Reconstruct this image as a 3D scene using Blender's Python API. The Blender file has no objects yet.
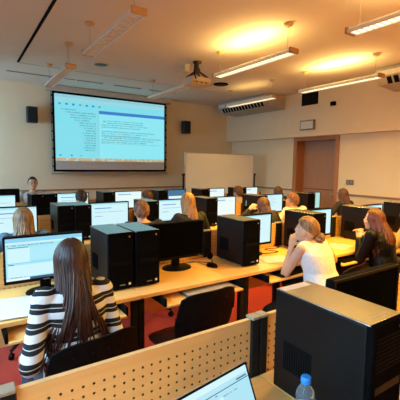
import bpy, bmesh, math, random
import numpy as np
from mathutils import Vector, Matrix, Quaternion

C = bpy.context.scene.collection
SC = bpy.context.scene
PI = math.pi
random.seed(7)
rng = random.Random(11)

# ------------------------------------------------------------------ camera
YAW, PIT, ROL, FOC = .588, .099, .013, 360.9
cam_d = bpy.data.cameras.new('camera')
cam = bpy.data.objects.new('camera', cam_d)
C.objects.link(cam)
SC.camera = cam
fw = Vector((math.sin(YAW)*math.cos(PIT), math.cos(YAW)*math.cos(PIT), -math.sin(PIT)))
r0 = Vector((math.cos(YAW), -math.sin(YAW), 0))
u0 = r0.cross(fw)
cr = math.cos(ROL)*r0 + math.sin(ROL)*u0
cu = -math.sin(ROL)*r0 + math.cos(ROL)*u0
cam.matrix_world = Matrix(((cr.x, cu.x, -fw.x, 0), (cr.y, cu.y, -fw.y, 0), (cr.z, cu.z, -fw.z, 1.6), (0, 0, 0, 1)))
cam_d.sensor_fit = 'HORIZONTAL'
cam_d.sensor_width = 36
cam_d.lens = 36*FOC/400
cam_d.clip_start = .02

# ------------------------------------------------------------------ world, light, exposure
SC.view_settings.view_transform = 'Standard'
SC.view_settings.look = 'None'
SC.view_settings.gamma = 1
SC.view_settings.use_curve_mapping = False
SC.view_settings.exposure = 0.0
SC.cycles.use_denoising = True
SC.cycles.sample_clamp_indirect = 4
SC.cycles.max_bounces = 8
SC.cycles.diffuse_bounces = 5
w = bpy.data.worlds.new('sky')
SC.world = w
w.use_nodes = True
w.node_tree.nodes['Background'].inputs[0].default_value = (.55, .78, 1, 1)
w.node_tree.nodes['Background'].inputs[1].default_value = 1.0
LAMP_UP, LAMP_DOWN, DAY = 17.5, 66.0, 56.0
WARM = (1.0, .60, .09)
WARMU = (1.0, .64, .20)
DAYC = (.38, .70, 1.0)


def area(name, loc, direction, sx, sy, power, col, spread=PI):
    d = bpy.data.lights.new(name, 'AREA')
    d.shape = 'RECTANGLE'
    d.size, d.size_y = sx, sy
    d.energy = power
    d.color = col
    d.spread = spread
    o = bpy.data.objects.new(name, d)
    o.location = loc
    o.rotation_euler = Vector(direction).to_track_quat('-Z', 'Y').to_euler()
    C.objects.link(o)
    return o


for y, k in ((.2, 1.0), (2.6, 1.35), (5.0, 1)):
    area('daylight', (-1.66, y, 1.9), (1, .05, -.95), 1.7, 1.5, DAY*k, DAYC, 1.7)
area('daylight', (-1.66, 7.15, 1.9), (1, .6, -.25), 1.7, 1.5, DAY*1.1, DAYC, 2.2)  # added lamp in the frontmost window, cools the left of the front wall

# ------------------------------------------------------------------ materials
MATS = {}


def mat(name, col, rough=.5, metal=0, var=.08, scale=30, bump=0, spec=.5, stretch=(1, 1, 1), coat=0):
    if name in MATS:
        return MATS[name]
    m = bpy.data.materials.new(name)
    m.use_nodes = True
    nt = m.node_tree
    b = nt.nodes['Principled BSDF']
    b.inputs['Roughness'].default_value = rough
    b.inputs['Metallic'].default_value = metal
    b.inputs['Specular IOR Level'].default_value = spec
    b.inputs['Coat Weight'].default_value = coat
    tc = nt.nodes.new('ShaderNodeTexCoord')
    mp = nt.nodes.new('ShaderNodeMapping')
    mp.inputs['Scale'].default_value = stretch
    nz = nt.nodes.new('ShaderNodeTexNoise')
    nz.inputs['Scale'].default_value = scale
    nz.inputs['Detail'].default_value = 5
    rp = nt.nodes.new('ShaderNodeValToRGB')
    rp.color_ramp.elements[0].position = .3
    rp.color_ramp.elements[1].position = .7
    rp.color_ramp.elements[0].color = tuple(c*(1-var) for c in col)+(1,)
    rp.color_ramp.elements[1].color = tuple(min(1, c*(1+var)) for c in col)+(1,)
    L = nt.links.new
    L(tc.outputs['Object'], mp.inputs[0])
    L(mp.outputs[0], nz.inputs['Vector'])
    L(nz.outputs['Fac'], rp.inputs[0])
    L(rp.outputs[0], b.inputs['Base Color'])
    if bump:
        bp = nt.nodes.new('ShaderNodeBump')
        bp.inputs['Strength'].default_value = bump
        bp.inputs['Distance'].default_value = .01
        L(nz.outputs['Fac'], bp.inputs['Height'])
        L(bp.outputs[0], b.inputs['Normal'])
    MATS[name] = m
    return m


def emit(name, col, s=1.0):
    if name in MATS:
        return MATS[name]
    m = bpy.data.materials.new(name)
    m.use_nodes = True
    b = m.node_tree.nodes['Principled BSDF']
    b.inputs['Base Color'].default_value = (.02, .02, .02, 1)
    b.inputs['Roughness'].default_value = .4
    b.inputs['Emission Color'].default_value = tuple(col)+(1,)
    b.inputs['Emission Strength'].default_value = s
    MATS[name] = m
    return m


def emit_text(name, paper, ink, s=1.0, fx=90):
    """rows of dash-like marks on a lit page: broken along x by noise"""
    if name in MATS:
        return MATS[name]
    m = emit(name, paper, s)
    nt = m.node_tree
    b = nt.nodes['Principled BSDF']
    tc = nt.nodes.new('ShaderNodeTexCoord')
    mp = nt.nodes.new('ShaderNodeMapping')
    mp.inputs['Scale'].default_value = (fx, 1, 11)
    nz = nt.nodes.new('ShaderNodeTexNoise')
    nz.inputs['Scale'].default_value = 1
    rp = nt.nodes.new('ShaderNodeValToRGB')
    rp.color_ramp.elements[0].position = .36
    rp.color_ramp.elements[1].position = .54
    rp.color_ramp.elements[0].color = tuple(paper)+(1,)
    rp.color_ramp.elements[1].color = tuple(ink)+(1,)
    L = nt.links.new
    L(tc.outputs['Object'], mp.inputs[0])
    L(mp.outputs[0], nz.inputs['Vector'])
    L(nz.outputs['Fac'], rp.inputs[0])
    L(rp.outputs[0], b.inputs['Emission Color'])
    return m


def wood(name, c1, c2, rough=.35, axis='x', coat=0.0):
    if name in MATS:
        return MATS[name]
    m = mat(name, c1, rough, coat=coat)
    nt = m.node_tree
    for n in nt.nodes:
        if n.type == 'VALTORGB':
            n.color_ramp.elements[0].color = tuple(c1)+(1,)
            n.color_ramp.elements[1].color = tuple(c2)+(1,)
        if n.type == 'MAPPING':
            n.inputs['Scale'].default_value = (1.2, 22, 22) if axis == 'x' else (22, 22, 1.2)
        if n.type == 'TEX_NOISE':
            n.inputs['Scale'].default_value = 2.2
    return m


def striped():
    m = mat('striped_knit', (.8, .78, .74), .85, bump=.15, scale=60)
    nt = m.node_tree
    b = nt.nodes['Principled BSDF']
    tc = nt.nodes.new('ShaderNodeTexCoord')
    sp = nt.nodes.new('ShaderNodeSeparateXYZ')
    nz = nt.nodes.new('ShaderNodeTexNoise')
    nz.inputs['Scale'].default_value = 5
    ad = nt.nodes.new('ShaderNodeMath'); ad.operation = 'MULTIPLY_ADD'
    ad.inputs[1].default_value = .045
    mu = nt.nodes.new('ShaderNodeMath'); mu.operation = 'MULTIPLY_ADD'
    mu.inputs[1].default_value = 1/.074; mu.inputs[2].default_value = .42
    fr = nt.nodes.new('ShaderNodeMath'); fr.operation = 'FRACT'
    rp = nt.nodes.new('ShaderNodeValToRGB')
    rp.color_ramp.interpolation = 'CONSTANT'
    e = rp.color_ramp.elements
    e[0].position = 0; e[0].color = (.004, .003, .0035, 1)
    e[1].position = .56; e[1].color = (.78, .76, .72, 1)
    for p, c in ((.25, (.60, .54, .44, 1)), (.30, (.004, .003, .0035, 1))):
        q = e.new(p); q.color = c
    L = nt.links.new
    L(tc.outputs['Object'], sp.inputs[0])
    L(tc.outputs['Object'], nz.inputs['Vector'])
    L(nz.outputs['Fac'], ad.inputs[0])
    L(sp.outputs['Z'], ad.inputs[2])
    L(ad.outputs[0], mu.inputs[0])
    L(mu.outputs[0], fr.inputs[0])
    L(fr.outputs[0], rp.inputs[0])
    L(rp.outputs[0], b.inputs['Base Color'])
    return m


def glass(name, col=(.9, .97, 1), rough=0):
    if name in MATS:
        return MATS[name]
    m = bpy.data.materials.new(name)
    m.use_nodes = True
    b = m.node_tree.nodes['Principled BSDF']
    b.inputs['Base Color'].default_value = tuple(col)+(1,)
    b.inputs['Roughness'].default_value = rough
    b.inputs['Transmission Weight'].default_value = .9 if 'plastic' in name else 1
    b.inputs['IOR'].default_value = 1.15
    MATS[name] = m
    return m


def carpet():
    m = mat('red_carpet', (.31, .020, .006), .95, var=.45, scale=160, bump=.5)
    return m


M_WALL = mat('cream_wall_paint', (.80, .68, .45), .75, var=.02, scale=3)
M_CEIL = mat('ceiling_paint', (.72, .65, .54), .85, var=.02, scale=2)
M_RAIL = mat('rail_wood', (.30, .17, .10), .45, var=.15, stretch=(1, 1, 14))
M_DOOR = wood('door_veneer', (.36, .19, .10), (.43, .235, .13), .45, 'z')
M_FRAME = wood('door_frame_wood', (.36, .15, .055), (.42, .19, .075), .45, 'z')
M_DESK = wood('beech_laminate', (.84, .48, .14), (.92, .55, .18), .34, 'x')
M_PANEL = wood('beech_panel', (.86, .46, .15), (.93, .52, .18), .42, 'x')
M_EDGE = mat('beech_edge', (.74, .46, .19), .4)
M_POST = mat('dark_grey_metal', (.020, .018, .016), .55, .0, spec=.06)
M_CAP = mat('post_cap_plastic', (.34, .29, .20), .5)
M_BLACK = mat('black_plastic', (.006, .0055, .0055), .42, var=.2, spec=.05)
M_BLACKM = mat('matte_black_plastic', (.006, .0055, .0055), .6, var=.2, spec=.02)
M_CASE = mat('black_case_steel', (.009, .007, .0065), .38, .0, var=.1, spec=.15)
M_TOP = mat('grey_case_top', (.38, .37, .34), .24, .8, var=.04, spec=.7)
M_FRONT = mat('black_case_front', (.005, .0045, .0045), .5, var=.2, spec=0)
M_LOGO = mat('white_badge', (.75, .75, .72), .5)
M_GREYT = mat('grey_marking', (.22, .22, .21), .5)
M_SCROFF = mat('dark_screen_glass', (.003, .003, .003), .4, spec=0)
M_WHITEP = mat('white_painted_metal', (.72, .69, .62), .45)
M_LAMP = mat('lamp_aluminium', (.74, .74, .71), .45, .05)
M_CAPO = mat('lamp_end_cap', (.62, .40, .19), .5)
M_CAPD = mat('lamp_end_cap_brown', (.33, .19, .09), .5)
M_STEEL = mat('brushed_steel', (.5, .49, .46), .3, 1)
M_AC = mat('air_conditioner_shell', (.42, .41, .37), .5)
M_PAPER = mat('white_paper', (.66, .62, .55), .8, var=.03)
M_WB = mat('whiteboard_enamel', (.80, .84, .88), .2, var=.02, scale=2, coat=.4)
M_ALU = mat('aluminium_trim', (.6, .58, .54), .35, .6)
M_KEY = mat('grey_keys', (.42, .38, .31), .5)
M_CARPET = carpet()
M_SPK = mat('speaker_black', (.02, .02, .02), .55)
M_GRILLE = mat('speaker_grille', (.009, .009, .009), .9, bump=.6, scale=300)
M_PROJ = mat('projector_shell', (.55, .47, .35), .45)
M_SCRGREY = mat('screen_fabric', (.60, .60, .58), .8)

S_CYAN = emit('lit_cyan', (.36, .80, .92), 1)
S_PALE = emit('lit_pale', (.62, .90, .96), 1)
S_WHITE = emit('lit_white', (.80, .95, .93), 1)
S_BLUE = emit('lit_blue', (.08, .30, .70), 1)
S_SKY = emit('lit_sky', (.26, .66, .90), 1)
S_DARKB = emit('lit_dark_blue', (.03, .12, .22), 1)
S_NAVY = emit('lit_navy', (.02, .07, .16), 1)
S_TXT = emit_text('lit_text', (.58, .88, .95), (.18, .38, .48), 1)
S_TXTG = emit_text('lit_text_green', (.46, .85, .90), (.12, .40, .45), 1)
S_TASK = emit_text('lit_taskbar', (.55, .78, .72), (.40, .42, .30), 1, 40)


# ------------------------------------------------------------------ mesh helpers
class MB:
    def __init__(self):
        self.v = []; self.f = []; self.m = []

    def _add(self, vs, fs, mi=0):
        o = len(self.v)
        self.v += [tuple(x) for x in vs]
        self.f += [tuple(i+o for i in f) for f in fs]
        self.m += [mi]*len(fs)
        return self

    def box(self, x0, x1, y0, y1, z0, z1, mi=0):
        vs = [(x, y, z) for x in (x0, x1) for y in (y0, y1) for z in (z0, z1)]
        return self._add(vs, [(0, 1, 3, 2), (4, 6, 7, 5), (0, 4, 5, 1), (2, 3, 7, 6), (0, 2, 6, 4), (1, 5, 7, 3)], mi)

    def quad(self, a, b, c, d, mi=0):
        return self._add([a, b, c, d], [(0, 1, 2, 3)], mi)

    def loft(self, rings, mi=0, cap=True):
        n = len(rings[0]); vs = [p for r in rings for p in r]; fs = []
        for k in range(len(rings)-1):
            for i in range(n):
                j = (i+1) % n
                fs.append((k*n+i, k*n+j, (k+1)*n+j, (k+1)*n+i))
        if cap:
            fs.append(tuple(range(n-1, -1, -1)))
            fs.append(tuple((len(rings)-1)*n+i for i in range(n)))
        return self._add(vs, fs, mi)

    def tube(self, pts, rad, n=8, mi=0):
        pts = [Vector(p) for p in pts]
        if not hasattr(rad, '__len__'):
            rad = [rad]*len(pts)
        rings = []; prev = None
        for i, p in enumerate(pts):
            t = (pts[min(i+1, len(pts)-1)]-pts[max(i-1, 0)])
            t = t.normalized() if t.length > 1e-9 else Vector((0, 0, 1))
            if prev is None:
                a = Vector((1, 0, 0)) if abs(t.x) < .8 else Vector((0, 1, 0))
                u = t.cross(a).normalized()
            else:
                u = prev-t*prev.dot(t)
                u = u.normalized() if u.length > 1e-6 else t.orthogonal().normalized()
            v = t.cross(u); prev = u
            rings.append([p+rad[i]*(math.cos(2*PI*k/n)*u+math.sin(2*PI*k/n)*v) for k in range(n)])
        return self.loft(rings, mi)

    def cyl(self, p0, p1, r0, r1=None, n=16, mi=0):
        return self.tube([p0, p1], [r0, r0 if r1 is None else r1], n, mi)

    def ell(self, c, r, n=16, m=10, rot=None, mi=0):
        c = Vector(c); rings = []
        for k in range(m+1):
            a = PI*k/m; s = max(math.sin(a), 1e-3)
            ring = []
            for i in range(n):
                p = Vector((r[0]*s*math.cos(2*PI*i/n), r[1]*s*math.sin(2*PI*i/n), -r[2]*math.cos(a)))
                if rot is not None:
                    p = rot @ p
                ring.append(c+p)
            rings.append(ring)
        return self.loft(rings, mi)

    def lathe(self, prof, c=(0, 0, 0), n=24, sx=1, sy=1, mi=0):
        rings = [[(c[0]+sx*r*math.cos(2*PI*i/n), c[1]+sy*r*math.sin(2*PI*i/n), c[2]+z) for i in range(n)] for r, z in prof]
        return self.loft(rings, mi)

    def capsule(self, p0, p1, r0, r1, n=14):
        p0, p1 = Vector(p0), Vector(p1)
        d = (p1-p0).normalized()
        pts, rs = [], []
        for a in (85, 60, 35, 0):
            t = math.radians(a); pts.append(p0-d*r0*math.sin(t)); rs.append(r0*math.cos(t))
        for q in (.33, .67):
            pts.append(p0.lerp(p1, q)); rs.append(r0+(r1-r0)*q)
        for a in (0, 35, 60, 85):
            t = math.radians(a); pts.append(p1+d*r1*math.sin(t)); rs.append(r1*math.cos(t))
        return self.tube(pts, rs, n)

    def build(self, name, mats, parent=None, bevel=0, smooth=True, angle=35, seg=2):
        me = bpy.data.meshes.new(name)
        me.from_pydata(self.v, [], self.f)
        if not isinstance(mats, (list, tuple)):
            mats = [mats]
        for m in mats:
            me.materials.append(m)
        me.polygons.foreach_set('material_index', self.m)
        bm = bmesh.new(); bm.from_mesh(me)
        bmesh.ops.recalc_face_normals(bm, faces=bm.faces)
        bm.to_mesh(me); bm.free()
        if smooth:
            me.shade_smooth()
            me.set_sharp_from_angle(angle=math.radians(angle))
        o = bpy.data.objects.new(name, me)
        C.objects.link(o)
        if parent is not None:
            o.parent = parent
        if bevel:
            bv = o.modifiers.new('bevel', 'BEVEL')
            bv.width = bevel; bv.segments = seg; bv.limit_method = 'ANGLE'; bv.angle_limit = math.radians(40)
            bv.harden_normals = False
        return o


def thing(name, label, cat, loc=(0, 0, 0), rz=0, group=None):
    o = bpy.data.objects.new(name, None)
    o.empty_display_size = .05
    C.objects.link(o)
    o.location = loc
    o.rotation_euler = (0, 0, rz)
    return tag(o, label, cat, group)


def tag(o, label, cat, group=None):
    o['label'] = label; o['category'] = cat
    if group:
        o['group'] = group
    return o


def struct(o):
    o['kind'] = 'structure'
    return o


KIDS = {}


def kids(o):
    return [c for c in bpy.data.objects if c.parent == o]


def dup(root, loc, rz, label, group=None):
    r = root.copy(); C.objects.link(r)
    r.location = loc; r.rotation_euler = (0, 0, rz)
    r['label'] = label
    if group:
        r['group'] = group
    for ch in kids(root):
        c = ch.copy(); C.objects.link(c); c.parent = r
        for g in kids(ch):
            d = g.copy(); C.objects.link(d); d.parent = c
    return r


def perforated(mb, nx, nz, w, h, hole, y0, y1, fn=None, skip=None, hm=0):
    """a board nx*nz cells with a through hole in the middle of each cell"""
    fn = fn or (lambda x, y, z: (x, y, z))
    cw, chh = w/nx, h/nz
    for i in range(nx):
        for k in range(nz):
            cx, cz = -w/2+(i+.5)*cw, (k+.5)*chh
            if skip and skip(i, k):
                for y, s in ((y0, 0), (y1, 1)):
                    q = [fn(cx+a*cw/2, y, cz+b*chh/2) for a, b in ((-1, -1), (1, -1), (1, 1), (-1, 1))]
                    mb._add(q, [(0, 1, 2, 3) if s == 0 else (3, 2, 1, 0)])
                continue
            for y, s in ((y0, 0), (y1, 1)):
                out = [fn(cx+a*cw/2, y, cz+b*chh/2) for a, b in ((1, 0), (1, 1), (0, 1), (-1, 1), (-1, 0), (-1, -1), (0, -1), (1, -1))]
                inn = [fn(cx+hole*math.cos(PI*j/4), y, cz+hole*math.sin(PI*j/4)) for j in range(8)]
                fs = []
                for j in range(8):
                    q = (j, (j+1) % 8, 8+(j+1) % 8, 8+j)
                    fs.append(q if s == 0 else q[::-1])
                mb._add(out+inn, fs)
            a = [fn(cx+hole*math.cos(PI*j/4), y0, cz+hole*math.sin(PI*j/4)) for j in range(8)]
            b = [fn(cx+hole*math.cos(PI*j/4), y1, cz+hole*math.sin(PI*j/4)) for j in range(8)]
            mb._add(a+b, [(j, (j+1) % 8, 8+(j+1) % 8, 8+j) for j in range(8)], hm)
    # rim
    xs = [-w/2+i*cw for i in range(nx+1)]; zs = [k*chh for k in range(nz+1)]
    for i in range(nx):
        for z in (0, h):
            mb._add([fn(xs[i], y0, z), fn(xs[i+1], y0, z), fn(xs[i+1], y1, z), fn(xs[i], y1, z)], [(0, 1, 2, 3)])
    for k in range(nz):
        for x in (-w/2, w/2):
            mb._add([fn(x, y0, zs[k]), fn(x, y0, zs[k+1]), fn(x, y1, zs[k+1]), fn(x, y1, zs[k])], [(0, 1, 2, 3)])
    return mb


# ------------------------------------------------------------------ the room
XL, XW, XB, YB, YF, ZC = -1.75, 6.62, 6.41, -1.3, 8.3, 3.21
SOF = 2.24
D0, D1, DT = 4.80, 5.86, 2.17     # the doorway
struct(MB().box(XL-.1, XW+.4, YB-.1, YF+.2, -.1, 0).build('floor', M_CARPET, smooth=False))
struct(MB().box(XL-.1, XW+.4, YB-.1, YF+.2, ZC, ZC+.1).build('ceiling', M_CEIL, smooth=False))
struct(MB().box(XL-.1, XW+.4, YF, YF+.15, 0, ZC).build('wall_front', M_WALL, smooth=False))
struct(MB().box(XL-.1, XW+.4, YB-.15, YB, 0, ZC).build('wall_back', M_WALL, smooth=False))
mb = MB()
mb.box(XW, XW+.15, YB, D0, 0, ZC).box(XW, XW+.15, D1, YF, 0, ZC).box(XW, XW+.15, D0, D1, DT, ZC)
struct(mb.build('wall_right', M_WALL, smooth=False))
struct(MB().box(XB, XW-.001, YB, YF, SOF, ZC).build('trim_1', M_WALL, smooth=False))
mb = MB()
W0, W1 = 1.0, 2.75
ys = [YB, -.75, 1.15, 1.65, 3.55, 4.05, 5.95, 6.2, 8.1, YF]
for i in range(0, 9, 2):
    mb.box(XL-.15, XL, ys[i], ys[i+1], 0, ZC)
for i in range(1, 8, 2):
    mb.box(XL-.15, XL, ys[i], ys[i+1], 0, W0).box(XL-.15, XL, ys[i], ys[i+1], W1, ZC)
struct(mb.build('wall_left', M_WALL, smooth=False))
for n, i in enumerate((1, 3, 5, 7)):  # the frontmost window is an addition, for cool light on the front wall
    a, b = ys[i], ys[i+1]
    e = bpy.data.objects.new('window_%d' % (n+1), None); C.objects.link(e); struct(e)
    f = MB()
    f.box(XL-.12, XL-.04, a, b, W0, W0+.06).box(XL-.12, XL-.04, a, b, W1-.06, W1)
    for y in (a, (a+b)/2-.03, b-.06):
        f.box(XL-.12, XL-.04, y, y+.06, W0+.06, W1-.06)
    f.build('window_frame', M_WHITEP, e)
    MB().box(XL-.09, XL-.08, a+.06, b-.06, W0+.06, W1-.06).build('pane', glass('window_glass'), e)
    MB().box(XL-.15, XL+.14, a-.03, b+.03, W0-.04, W0).build('window_sill', M_WHITEP, e, .005)
struct(MB().box(XL, XW, YF-.025, YF, .985, 1.015).build('trim_2', M_RAIL, bevel=.004))
struct(MB().box(XW-.025, XW, YB, D0-.1, 1.0, 1.035).box(XW-.025, XW, D1+.1, YF-.03, 1.0, 1.035).build('trim_3', M_RAIL, bevel=.004))
struct(MB().box(XL, XW, YF-.015, YF, 0, .09).build('baseboard_front', M_RAIL, bevel=.003))
struct(MB().box(XW-.015, XW, YB, D0-.1, 0, .09).box(XW-.015, XW, D1+.1, YF-.02, 0, .09).build('baseboard_right', M_RAIL, bevel=.003))
# door: frame lining the recess, leaf at its back
dr = bpy.data.objects.new('door_1', None); C.objects.link(dr); struct(dr)
mb = MB()
mb.box(XW-.02, XW-.001, D0-.09, D0+.01, 0, DT+.09).box(XW-.02, XW-.001, D1-.01, D1+.09, 0, DT+.09).box(XW-.02, XW-.001, D0+.01, D1-.01, DT-.01, DT+.09)
mb.box(XW-.001, XW+.34, D0+.001, D0+.01, 0, DT-.001).box(XW-.001, XW+.34, D1-.01, D1-.001, 0, DT-.001).box(XW-.001, XW+.34, D0+.01, D1-.01, DT-.01, DT-.001)
mb.build('door_frame', M_FRAME, dr, .004)
MB().box(XW+.25, XW+.29, D0+.01, D1-.01, 1.07, DT-.012).build('door_leaf', M_DOOR, dr, .003)
MB().box(XW+.25, XW+.29, D0+.01, D1-.01, .01, 1.055).build('door_leaf', M_DOOR, dr, .003)
MB().box(XW+.243, XW+.29, D0+.01, D1-.01, 1.055, 1.07).build('door_rail', mat('door_rail_dark', (.16, .06, .025), .5), dr)
hb = MB().cyl((XW+.25, D0+.10, .98), (XW+.19, D0+.10, .98), .011).cyl((XW+.195, D0+.10, .98), (XW+.195, D0+.22, .98), .010)
hb.build('door_handle', M_STEEL, dr)

# ceiling slots and vents
t = tag(MB().box(.85, .885, 2.6, 6.66, ZC-.006, ZC-.001).build('ceiling_slot', M_BLACKM), 'long black slot running along the left part of the ceiling towards the front', 'ceiling vent')
for k, (a, b, lb) in enumerate(((.78, 1.95, 'thin black slot diffuser in the ceiling close to the left end of the screen case'),
                                (2.0, 2.5, 'shortest thin black slot diffuser in the ceiling above the screen'),
                                (2.75, 3.35, 'thin black slot diffuser in the ceiling above the middle of the screen case'),
                                (3.55, 4.2, 'thin black slot diffuser in the ceiling above the right end of the screen case'))):
    e = thing('slot_diffuser', lb, 'ceiling vent', ((a+b)/2, 7.38, ZC), group='slot diffusers along the front of the ceiling')
    L = b-a
    MB().box(-L/2, L/2, -.025, .025, -.008, -.001).build('slot', M_BLACKM, e)
    MB().box(-L/2-.01, L/2+.01, .025, .033, -.011, -.001).box(-L/2-.01, L/2+.01, -.033, -.025, -.011, -.001).build('slot_frame', M_ALU, e)
struct(MB().box(.86, 4.9, 6.69, 6.705, ZC-.004, ZC).build('trim_4', mat('ceiling_joint', (.42, .37, .30), .8)))
for (x, y, lb, dark) in ((2.01, 5.99, 'round ceiling diffuser between the left hanging lamps and the projector', 0), (4.46, 5.99, 'dark round ceiling speaker to the right of the projector', 1)):
    e = thing('ceiling_diffuser', lb, 'ceiling vent', (x, y, ZC))
    MB().lathe([(.15, -.001), (.15, -.012), (.125, -.02), (.12, -.006)]).build('rim', M_WHITEP if not dark else M_BLACKM, e)
    MB().lathe([(.118, -.004), (.10, -.016), (.03, -.026), (.005, -.026)]).build('cone', M_GRILLE if dark else mat('diffuser_grey', (.06, .10, .11), .5), e)


# ------------------------------------------------------------------ hanging lamps
def lamp(x, y0, y1, lit, label, up=1.0):
    yc = (y0+y1)/2; L = y1-y0
    e = thing('hanging_lamp', label, 'ceiling lamp', (x, yc, 2.86), group='linear lamps hanging from the ceiling')
    h = L/2
    sec = [(-.07, .0), (-.07, .03), (-.045, .055), (.045, .055), (.07, .03), (.07, 0), (.058, 0), (.058, .02), (-.058, .02), (-.058, 0)]
    MB().loft([[(sx, yy, sz) for sx, sz in sec] for yy in (-h+.03, h-.03)]).build('housing', M_LAMP, e, smooth=False)
    dm = emit('lit_lamp_diffuser', (1.0, .80, .48), 2.2) if lit else mat('lamp_diffuser', (.74, .82, .83), .4)
    MB().box(-.057, .057, -h+.035, h-.035, .010, .019).build('diffuser', dm, e, smooth=False)
    lv = MB()
    n = int(L/.06)
    for i in range(n):
        yy = -h+.05+i*(L-.1)/(n-1)
        lv.box(-.057, .057, yy-.002, yy+.002, .001, .0095)
    lv.build('louvre', M_LAMP, e, smooth=False)
    for s in (-1, 1):
        cp = MB().box(-.073, .073, s*h-.03 if s > 0 else -h, s*h if s > 0 else -h+.03, -.003, .059)
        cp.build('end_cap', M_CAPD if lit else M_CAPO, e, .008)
        MB().cyl((0, s*(h-.11), .06), (0, s*(h-.11), ZC-2.86-.03), .003, n=6).build('suspension_wire', M_STEEL, e)
        MB().lathe([(.006, -.045), (.045, -.03), (.055, -.012), (.055, -.001)], (0, s*(h-.11), ZC-2.86)).build('ceiling_rose', M_CAPO, e)
    if lit:
        area('lamp_uplight', (x, yc, 2.86+.075), (0, 0, 1), .10, L-.65, LAMP_UP*up, WARMU)
        area('lamp_downlight', (x, yc, 2.86-.006), (0, 0, -1), .13, L-.1, LAMP_DOWN*(1 if x < 4 else .34)*(1 if up == 1 else .4), WARM, 2.45)
    return e


lamp(1.33, 2.95, 4.45, 0, 'unlit pale hanging lamp with an orange end cap, the nearer one at upper left')
lamp(1.31, 5.12, 6.62, 0, 'unlit pale hanging lamp over the left end of the screen')
lamp(3.2, 5.12, 6.62, 0, 'unlit hanging lamp behind the ceiling projector')
lamp(3.2, 2.92, 4.42, 1, 'lit warm hanging lamp just right of the ceiling projector')
lamp(3.2, .74, 2.24, 1, 'lit warm hanging lamp cut off by the right edge of the picture near the top')
lamp(5.03, 5.0, 6.5, 1, 'lit hanging lamp in front of the far grey air conditioner', .12)
lamp(5.05, 2.96, 4.46, 1, 'lit warm hanging lamp above the door, its near end below the near air conditioner')
lamp(5.05, .74, 2.24, 1, 'added lit hanging lamp farthest to the near right, outside the picture, to brighten the near desks')  # unseen lamp, added to brighten the near desks and panels
lamp(3.2, -1.15, .35, 1, 'added lit hanging lamp at the back of the room behind the photographer, to brighten the near panels')  # another unseen addition, throws light forward on the near panels
lamp(5.05, -1.15, .35, 1, 'added lit hanging lamp in the back right corner behind the photographer, for extra light')  # also added out of view, more light for the near rows

# ------------------------------------------------------------------ projector on its mount
e = thing('ceiling_projector', 'beige projector hanging from a dark bracket under the ceiling', 'projector', (3.21, 4.95, ZC))
pr = MB()
mb = MB().box(-.185, .185, -.15, .15, -.375, -.255)
mb.build('body', M_PROJ, e, .02, seg=3)
MB().box(-.17, .17, -.156, -.151, -.365, -.325).build('rear_panel', mat('projector_panel', (.34, .28, .2), .5), e)
MB().cyl((.09, .14, -.315), (.09, .185, -.315), .05, .045, 20).build('lens', M_BLACK, e)
for i in range(3):
    MB().box(-.12+i*.09, -.09+i*.09, -.159, -.1565, -.352, -.338).build('port', M_BLACKM, e)
mb = MB().cyl((0, 0, -.001), (0, 0, -.02), .07).cyl((0, 0, -.02), (0, 0, -.17), .030)
mb.cyl((.0, 0, -.13), (.14, .10, -.25), .017).cyl((0, 0, -.13), (-.14, .10, -.25), .017).cyl((0, 0, -.13), (.14, -.1, -.25), .017).cyl((0, 0, -.13), (-.14, -.1, -.25), .017)
mb.ell((0, 0, -.14), (.055, .055, .06))
mb.build('bracket', mat('bracket_dark', (.06, .045, .035), .5, .3), e)
MB().tube([(-.06, -.05, -.004), (-.08, -.06, -.08), (-.12, -.11, -.16), (-.15, -.17, -.24), (-.12, -.165, -.31)], .009).build('power_cord', M_BLACKM, e)
MB().box(-.25, -.16, -.05, .08, -.19, -.07).build('junction_box', M_PROJ, e, .008)

# ------------------------------------------------------------------ projection screen
SX0, SX1, SZ0, SZ1, SY = 1.68, 4.37, 1.40, 3.09, 8.15
e = thing('projection_screen', 'large motorised projection screen showing a pale blue document window', 'projection screen', ((SX0+SX1)/2, SY, SZ0))
W2 = (SX1-SX0)/2; H2 = SZ1-SZ0
MB().box(-W2-.14, W2+.14, -.06, .08, H2, ZC-SZ0-.002).build('case', mat('screen_case', (.50, .47, .40), .5), e, .015)
MB().box(-W2, W2, 0, .004, 0, H2).build('fabric', M_BLACKM, e)
MB().box(-W2-.05, W2+.05, -.014, .018, -.055, -.02).build('bottom_bar', mat('screen_bar', (.33, .27, .22), .5), e, .006)
MB().box(-W2+.045, W2-.045, -.002, -.0005, .045, .235).build('blank_strip', M_SCRGREY, e)
for s in (-1, 1):
    mb = MB()
    for i in range(9):
        z = .10+i*.185
        mb.box(s*W2-.02, s*W2+.028, -.003, .006, z, z+.03)
    mb.cyl((s*(W2+.022), .002, 0), (s*(W2+.022), .002, H2), .004, n=6)
    mb.build('tension_tabs', M_BLACKM, e)
# the picture thrown on it
px0, px1, pz0, pz1 = -W2+.045, W2-.045, .235, H2-.045
PWd, PHt = px1-px0, pz1-pz0


def ui(parent, name, x0, x1, z0, z1, y, rects, base):
    mats = [base]; mb = MB()
    mb.box(x0, x1, y-.0015, y, z0, z1)
    for (u0, v0, u1, v1, m) in rects:
        if m not in mats:
            mats.append(m)
        k = mats.index(m)
        yy = y-.0018-.0003*(rects.index((u0, v0, u1, v1, m)) % 5)
        X0, X1 = x0+u0*(x1-x0), x0+u1*(x1-x0)
        Z0, Z1 = z0+v0*(z1-z0), z0+v1*(z1-z0)
        mb.quad((X0, yy, Z0), (X1, yy, Z0), (X1, yy, Z1), (X0, yy, Z1), k)
    return mb.build(name, mats, parent, smooth=False)


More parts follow.
